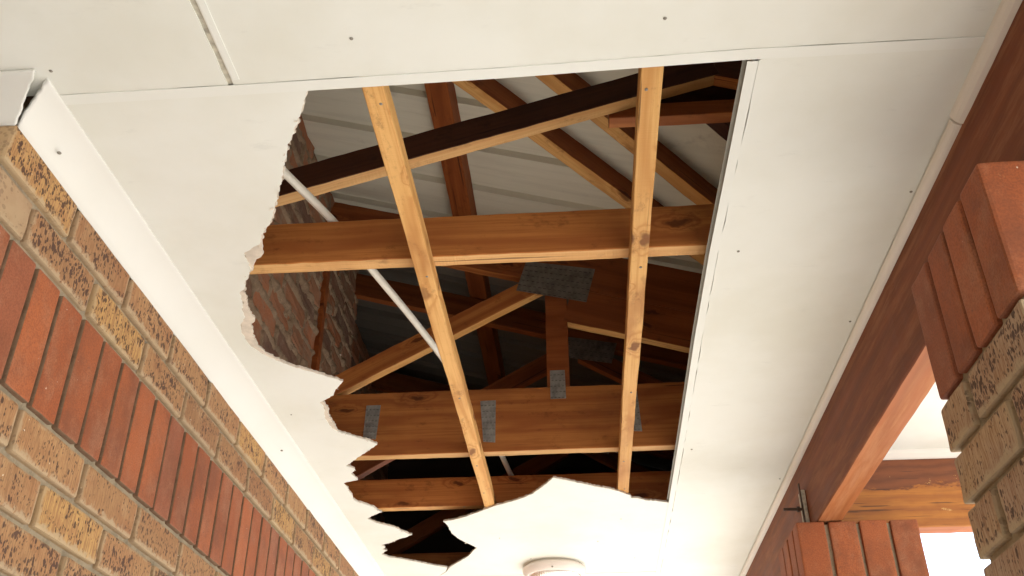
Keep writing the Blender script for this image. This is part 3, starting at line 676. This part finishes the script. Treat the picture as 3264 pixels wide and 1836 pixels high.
def quad(label, y0, y1, x0, r, zt):
    pts = [(0, 0), (r, 0), (r, -r*0.95)]
    for i in range(1, 5):
        a = math.radians(90*i/5); pts.append((r*(1-math.sin(a)), -r*0.95*math.cos(a)))
    o = prism_y('quarter_round', [(x0+p[0], zt+p[1]) for p in pts], y0, y1, MT['bead'], None, 0)
    return tag(o, label, 'trim strip', 'quarter rounds at the ceiling edge')
quad('near white quarter round strip beside the beam, at the top right corner', -5.5, 1.262, 0.6395, 0.0235, 1.0895)
quad('long white quarter round strip along the foot of the ceiling beside the beam', 1.266, 7.5, 0.6405, 0.0160, 1.0842)
pc = [(2.7565, 1.0895), (2.7565, 1.066), (2.749, 1.068), (2.738, 1.0785), (2.735, 1.0895)]
V = [(0.728, y, z) for y, z in pc]+[(1.95, y, z) for y, z in pc]
q2 = link('quarter_round', me_from('quarter_round', V, [(i, (i+1) % 5, (i+1) % 5+5, i+5) for i in range(5)]+[(4, 3, 2, 1, 0), (5, 6, 7, 8, 9)], MT['bead']))
tag(q2, 'white quarter round strip above the peeling cross beam', 'trim strip', 'quarter rounds at the ceiling edge')

# ================================================================== roof space
SL = 0.293; NRM = Vector((SL, 0, 1)).normalized()
def roof_z(x, z0): return z0-SL*x
def sheet(name, x0, x1, y0, y1, z0, ribs, label, mat='sheet'):
    prof = [(y0, 0)]
    yk = 2.128+0.2145*math.ceil((y0-2.128)/0.2145)
    while ribs and yk < y1-0.06:
        prof += [(yk-0.001, 0), (yk+0.007, 0.020), (yk+0.040, 0.020), (yk+0.047, 0)]
        prof += [(yk+0.122, 0.0), (yk+0.127, 0.0016), (yk+0.133, 0)]
        yk += 0.2145
    prof.append((y1, 0)); V = []; F = []
    for (y, h) in prof:
        V += [(x0, y, roof_z(x0, z0)+h), (x1, y, roof_z(x1, z0)+h)]
    for i in range(len(prof)-1): F.append((2*i, 2*i+1, 2*i+3, 2*i+2))
    o = link(name, me_from(name, V, F, MT[mat])); sd = o.modifiers.new('thick', 'SOLIDIFY'); sd.thickness = 0.0012; sd.offset = 0
    return tag(o, label, 'roof sheet')
sheet('roof_sheet', -2.6, 0.96, -5.6, 2.905, 1.931, True, 'ribbed off-white metal roof sheet seen through the hole')  # lengthened unseen behind the camera so less light reaches the roof space
sheet('roof_sheet', -2.6, 0.96, 2.9045, 7.6, 1.9275, True, 'brown roof sheet behind the second truss, darkened as shade', 'shadesheet')  # darker copy of the roof sheet; depth shade put into its colour
sheet('porch_roof_sheet', 0.962, 2.15, -5.6, 3.0, 1.931, True, 'roof sheet over the outer porch on the right')
vp = [(-0.365, 1.915), (0.42, 2.655), (0.94, 2.655), (0.94, 1.30), (-0.365, 1.30)]
V = [(x, y, roof_z(x, 1.9295)) for x, y in vp]+[(x, y, roof_z(x, 1.9305)) for x, y in vp]
vs_ = link('valley_sheet', me_from('valley_sheet', V, [(4, 3, 2, 1, 0), (5, 6, 7, 8, 9)]+[(i, (i+1) % 5, (i+1) % 5+5, i+5) for i in range(5)], MT['sheet']))
tag(vs_, 'smooth pale roof sheet between the diagonal timbers', 'roof sheet')

pu = timber('purlin', (-0.362, -5.5, roof_z(-0.362, 1.904)), (-0.362, 7.5, roof_z(-0.362, 1.904)), 0.074, 0.050, MT['red'], None, side=(1, 0, -SL))
tag(pu, 'reddish purlin running away under the ribbed roof sheet', 'purlin')
def valley(a, b, label, mats=('red', 'batten')):
    a = (a[0], a[1], roof_z(a[0], 1.8885)); b = (b[0], b[1], roof_z(b[0], 1.8885))
    d = Vector(b)-Vector(a); o = timber('valley_rafter', a, b, 0.042, 0.076, MT[mats[0]], None, side=(d.y, -d.x, 0), under=MT[mats[1]])
    return tag(o, label, 'rafter', 'diagonal valley rafters')
valley((-0.308, 1.970), (0.46, 2.668), 'left diagonal rafter crossing the ribbed sheet beside the purlin')
valley((-0.28, 1.692), (0.62, 2.552), 'middle diagonal rafter crossing behind the right batten')
valley((0.15, 1.748), (0.85, 2.42), 'dark right diagonal rafter high in the corner of the hole', ('darkpine', 'darkpine'))

def slope_timber(name, x0, x1, c0, c1, y, h, mat, parent, under=None, w=0.038):
    """timber in a truss plane: centre height c0 at x0, c1 at x1"""
    return timber(name, (x0, y+w/2, c0), (x1, y+w/2, c1), w, h, mat, parent, under=under)
def nail_plate(parent, corners, y, nx=10, nz=5, mat='plate'):
    """corners in (x, z), clockwise from top left; toothed galvanised plate on the face at y"""
    a, b, c, d = [Vector(q) for q in corners]
    ctr = (a+b+c+d)/4
    V = [(q.x-ctr.x, yy, q.y-ctr.y) for yy in (-0.0018, 0.0) for q in (a, b, c, d)]
    F = [(0, 1, 2, 3), (7, 6, 5, 4)]+[(i, i+4, (i+1) % 4+4, (i+1) % 4) for i in range(4)]
    bm = bmesh.new(); vv = [bm.verts.new(v) for v in V]
    for f in F: bm.faces.new([vv[i] for i in f])
    bmesh.ops.recalc_face_normals(bm, faces=list(bm.faces)); me = bpy.data.meshes.new('nail_plate'); me.materials.append(MT[mat]); bm.to_mesh(me); bm.free()
    o = link('nail_plate', me, parent, Matrix.Translation((ctr.x, y, ctr.y)))
    V = []; F = []; fm = []
    for i in range(nx):
        for j in range(nz):
            u = (i+0.5+(0.18 if j % 2 else -0.18))/nx; v = (j+0.5)/nz
            p = a.lerp(b, u).lerp(d.lerp(c, u), v); ex = (b-a)/nx*0.26; ez = (d-a)/nz*0.36
            k0 = len(V)
            for (s_, t_, dy) in ((-1, -1, -0.0021), (1, -1, -0.0021), (1, 1, -0.0046), (-1, 1, -0.0046)):
                q = p+ex*s_+ez*t_; V.append((q.x-ctr.x, dy, q.y-ctr.y))
            q1 = p+ex+ez; q2_ = p-ex+ez
            V += [(q1.x-ctr.x, -0.0018, q1.y-ctr.y), (q2_.x-ctr.x, -0.0018, q2_.y-ctr.y)]
            F += [(k0, k0+1, k0+2, k0+3), (k0+3, k0+2, k0+4, k0+5)]; fm += [0, 1]
    t = link('plate_teeth', me_from('plate_teeth', V, F, [MT[mat], MT['gap']], fm), o, Matrix.Translation((ctr.x, y, ctr.y))); t['kind'] = 'stuff'
    return o

# truss nearest the camera
t1 = thing('roof_truss', (-0.1, 1.703, 1.135), 'nearest roof truss, dark rising top chord over a reddish bottom chord', 'roof truss', 'timber roof trusses')
slope_timber('bottom_chord', -0.868, 0.656, 1.1875, 1.1875, 1.684, 0.105, MT['chord'], t1, MT['paleunder'])
slope_timber('top_chord', -0.868, 0.358, 1.5450-0.294*0.868, 1.5450+0.294*0.358, 1.684, 0.068, MT['darkpine'], t1, MT['paleunder'])
slope_timber('top_chord', 0.358, 0.70, 1.648, 1.648-0.34*0.342, 1.6845, 0.068, MT['darkpine'], t1, MT['chord'])
slope_timber('collar', 0.105, 0.70, 1.552, 1.548, 1.7225, 0.040, MT['red'], t1, MT['chord'])
prism_y('dark_corner_board', [(0.205, 1.575), (0.72, 1.575), (0.72, 1.690), (0.205, 1.840)], 1.766, 1.778, MT['darkpine'], t1, 0.001)  # dark board added to fill the black corner behind the apex

# second truss with the big nail plate
Y2 = 2.766
t2 = thing('roof_truss', (-0.1, Y2+0.019, 1.135), 'second roof truss with a deep bottom chord, king post and large nail plate', 'roof truss', 'timber roof trusses')
slope_timber('bottom_chord', -0.868, 0.656, 1.2405, 1.2445, Y2, 0.212, MT['chord'], t2, MT['paleunder'])
slope_timber('top_chord', -0.868, 0.80, roof_z(-0.868, 1.797), roof_z(0.80, 1.797), Y2, 0.157, MT['red'], t2, MT['chord'])
slope_timber('top_chord_splice', -0.0140, 0.656, roof_z(-0.014, 1.6462), roof_z(0.656, 1.6462), Y2, 0.1305, MT['red'], t2, MT['batten'])
slope_timber('web', -0.868, -0.098, 1.80-0.54*0.868, 1.80-0.54*0.098, Y2, 0.066, MT['chord'], t2, MT['batten'])
block('king_post', -0.0885, -0.0165, Y2, Y2+0.038, 1.3495, 1.706, MT['red'], t2, 0.0015)
nail_plate(t2, [(-0.150, 1.828), (0.084, 1.784), (0.049, 1.655), (-0.185, 1.712)], Y2-0.0003, nx=14, nz=6, mat='bigplate')
nail_plate(t2, [(-0.079, 1.405), (-0.031, 1.405), (-0.030, 1.306), (-0.079, 1.305)], Y2-0.0003, nx=4, nz=5)
nail_plate(t2, [(-0.665, 1.304), (-0.619, 1.304), (-0.627, 1.188), (-0.668, 1.192)], Y2-0.0003, nx=4, nz=6)
nail_plate(t2, [(-0.301, 1.306), (-0.252, 1.307), (-0.253, 1.165), (-0.290, 1.168)], Y2-0.0003, nx=4, nz=7)
nail_plate(t2, [(0.150, 1.318), (0.193, 1.322), (0.199, 1.186), (0.150, 1.190)], Y2-0.0003, nx=4, nz=7)

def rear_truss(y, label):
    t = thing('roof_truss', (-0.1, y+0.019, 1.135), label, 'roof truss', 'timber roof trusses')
    slope_timber('bottom_chord', -0.868, 0.656, 1.1885, 1.1885, y, 0.106, MT['chord'], t, MT['paleunder'])
    slope_timber('top_chord', -0.975, 0.80, roof_z(-0.975, 1.824), roof_z(0.80, 1.824), y, 0.096, MT['shadepine'], t, MT['red'])  # darker pine: depth shade painted into the rear truss timbers
    slope_timber('web', -0.90, -0.06, 1.235, 1.712, y, 0.066, MT['shadepine'], t, MT['red'])
    slope_timber('web', 0.03, 0.62, 1.728, 1.372, y, 0.066, MT['shadepine'], t, MT['chord'])
    nail_plate(t, [(-0.06, 1.80), (0.165, 1.757), (0.140, 1.672), (-0.08, 1.715)], y-0.0003, nx=12, nz=5, mat='bigplate')
rear_truss(3.250, 'third roof truss, low bottom chord just above the torn bottom edge')
rear_truss(4.150, 'rearmost roof truss, dark in the depth of the lowest gap')

for (x, label) in ((-0.306, 'left ceiling batten hanging diagonally across the hole'), (0.142, 'right ceiling batten crossing the hole next to the straight edge')):
    o = timber('ceiling_batten', (x, -5.4, ZC+0.0255), (x, 7.2, ZC+0.0255), 0.036, 0.0375, MT['batten'], None, bev=0.0015)
    tag(o, label, 'batten', 'pine ceiling battens')
    for y in (1.17, 1.70, 2.30, 2.78, 3.02):
        lathe('nail', [(0.0001, -0.0014), (0.0028, -0.001), (0.003, 0.0), (0.002, 0.002)], MT['nail'], o, (x+random.uniform(-.008, .008), y, ZC+0.0066), 8)

cd = tube('conduit', [(-0.70, 1.15, 1.240), (-0.622, 1.38, 1.247), (-0.578, 1.52, 1.25), (-0.519, 1.70, 1.252), (-0.471, 1.896, 1.25), (-0.413, 2.14, 1.252), (-0.364, 2.371, 1.254),
     (-0.352, 2.58, 1.290), (-0.354, 2.785, 1.358), (-0.300, 2.95, 1.300), (-0.264, 3.09, 1.262), (-0.245, 3.26, 1.256), (-0.22, 3.55, 1.27), (-0.18, 4.1, 1.256)], 0.0092, MT['conduit'])
tag(cd, 'white electrical conduit snaking over the truss chords', 'conduit')
wr = tube('wire', [(0.02, 1.60, 1.66), (0.075, 1.75, 1.78), (0.16, 1.80, 1.86)], 0.0016, MT['wire'], None, 6, 4)
tag(wr, 'thin black wire across the pale sheet at the top of the hole', 'wire')

# ------------------------------------------------------------------ rough brick wall above the ceiling
rw = thing('rough_brick_wall', (XL-0.05, 2.6, 1.10), 'rough unpointed brick wall above the ceiling with squeezed mortar, left in the hole', 'wall')
Y0, Y1, RZ0, RZ1 = 1.15, 3.31, 1.100, 2.172
ST = [box_me('brick', 0.222, 0.10, 0.072, MT['stock'], 0.006, 1, jit=0.005, cuts=2) for _ in range(6)]
cells = []
z = RZ0+0.004; i = 0
while z < RZ1-0.03:
    y = Y0+(0.116 if i % 2 else 0.0)
    while y < Y1-0.05:
        yb = min(y+0.222, Y1-0.004); cells.append((y, yb, z, z+0.072))
        M = Matrix.Translation((XL-0.050+random.uniform(-0.004, 0.004), (y+yb)/2, z+0.036)) @ Matrix.Rotation(H90+random.uniform(-.03, .03), 4, 'Z') @ Matrix.Rotation(random.uniform(-.03, .03), 4, 'Y') @ Matrix.Diagonal((max(0.3, (yb-y)/0.222), 1, 1, 1))
        link('brick', random.choice(ST), rw, M); y += 0.234
    z += 0.0845; i += 1
NY, NZ = 300, 150; V = []; F = []
def jointness(y, z):
    r = int((z-RZ0-0.004)/0.0845); zf = (z-RZ0-0.004)-r*0.0845
    dz = min(zf, 0.072-zf) if 0 <= zf <= 0.072 else -0.006
    yy = (y-Y0-(0.116 if r % 2 else 0.0)) % 0.234
    dy = min(yy, 0.222-yy) if yy <= 0.222 else -0.006
    return min(dz, dy)
for a in range(NY+1):
    for b in range(NZ+1):
        y = Y0+(Y1-Y0)*a/NY; zz = RZ0+(RZ1-RZ0)*b/NZ
        w1 = noise.noise((y*23, zz*30, 3.1)); w2 = noise.noise((y*75, zz*75, 9.7)); w3 = noise.noise((y*9, zz*12, 5.5))
        d = jointness(y+0.009*w2, zz+0.010*w1)-0.016*(0.25+w1)-0.009*w3
        h = 0.016*max(0.0, min(1.0, (0.010-d)/0.016))-0.011+0.007*w1+0.006*w2
        if b in (0, NZ) or a in (0, NY): h = -0.03
        edge = 0.030*w1*(1 if b > NZ-4 else 0)
        V.append((XL+h, y+(0.012*w2 if a > NY-3 else 0), zz+edge))
for a in range(NY):
    for b in range(NZ):
        q = a*(NZ+1)+b; F.append((q, q+NZ+1, q+NZ+2, q+1))
link('mortar', me_from('mortar', V, F, MT['rmortar'], smooth=True), rw)
block('wall_core', XL-0.22, XL-0.030, Y0, Y1-0.01, RZ0, RZ1-0.004, MT['rmortar'], rw, 0)
block('timber_strip', XL-0.004, XL+0.016, 2.808, 2.846, 1.11, 2.02, MT['red'], rw, 0.002)
rb = thing('rough_brick_wall', (XL-0.16, 5.4, 1.10), 'dark set-back brick wall beyond the rough wall, deep in the roof space', 'wall')
ST2 = ST[:3]
z = RZ0+0.004; i = 0
while z < 2.18:
    y = 3.30+(0.116 if i % 2 else 0.0)
    while y < 5.4:
        M = Matrix.Translation((XL-0.165+random.uniform(-0.004, 0.004), y+0.111, z+0.036)) @ Matrix.Rotation(H90+random.uniform(-.03, .03), 4, 'Z')
        link('brick', random.choice(ST2), rb, M); y += 0.234
    z += 0.0845; i += 1
block('mortar', XL-0.32, XL-0.123, 3.305, 7.5, RZ0, 2.20, MT['rmortar'], rb, 0)

# boards added to close the roof space and keep light out of it
def close(x0, x1, y0, y1, z0, z1, label):
    o = block('closing_board', x0, x1, y0, y1, z0, z1, MT['board'], None, 0.001); tag(o, label, 'board', 'boards closing the roof ends')
close(0.7285, 0.7525, 2.846, 7.5, 1.080, 1.7045, 'added brown board closing the eaves behind the far beam')
close(2.10, 2.125, -5.5, 2.84, 1.05, 1.305, 'added brown board along the outer porch edge')
prism_y('closing_board', [(-2.5, 1.10), (0.727, 1.10), (0.727, 1.712), (-2.5, 2.655)], 4.70, 4.725, MT['board'], None, 0)['label'] = 'added dark brown board for the black depth of the roof space'  # added dark board, brought forward so the depth reads black
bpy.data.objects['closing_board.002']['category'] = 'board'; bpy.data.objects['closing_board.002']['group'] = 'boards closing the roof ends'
o = prism_y('closing_board', [(-2.5, 1.10), (2.09, 1.10), (2.09, 1.30), (-2.5, 2.64)], -5.53, -5.505, MT['board'], None, 0); tag(o, 'unseen brown board added to close the near roof end', 'board', 'boards closing the roof ends')
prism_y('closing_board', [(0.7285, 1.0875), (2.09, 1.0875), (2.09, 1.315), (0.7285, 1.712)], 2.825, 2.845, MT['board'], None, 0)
tag(bpy.data.objects['closing_board.004'], 'added brown board over the peeling cross beam', 'board', 'boards closing the roof ends')
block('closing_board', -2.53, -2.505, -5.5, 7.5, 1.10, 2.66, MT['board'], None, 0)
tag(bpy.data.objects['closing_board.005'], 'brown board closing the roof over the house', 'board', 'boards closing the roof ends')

# ------------------------------------------------------------------ round bulkhead light
cl = thing('ceiling_light', (-0.113, 3.862, ZC), 'round white bulkhead light on the ceiling at the bottom edge', 'ceiling light')
P0 = (-0.113, 3.862, ZC)
lathe('base_ring', [(0.001, -0.0005), (0.112, -0.0005), (0.114, -0.003), (0.114, -0.010), (0.105, -0.011)], MT['bead'], cl, P0)
lathe('housing', [(0.10, -0.0085), (0.122, -0.0095), (0.1265, -0.013), (0.127, -0.020), (0.124, -0.029), (0.112, -0.042), (0.106, -0.0435), (0.104, -0.038), (0.100, -0.030)], MT['lamp'], cl, P0)
lathe('lens', [(0.103, -0.030), (0.1025, -0.040), (0.098, -0.050), (0.085, -0.058), (0.055, -0.063), (0.001, -0.064)], MT['lens'], cl, P0)
lathe('reflector', [(0.103, -0.026), (0.07, -0.018), (0.001, -0.016)], MT['lamp'], cl, P0)
a = math.radians(-92)
lathe('screw', [(0.0001, -0.003), (0.0032, -0.002), (0.0036, 0.002)], MT['nail'], cl, (P0[0]+0.119*math.cos(a), P0[1]+0.119*math.sin(a), ZC-0.0355), 8)
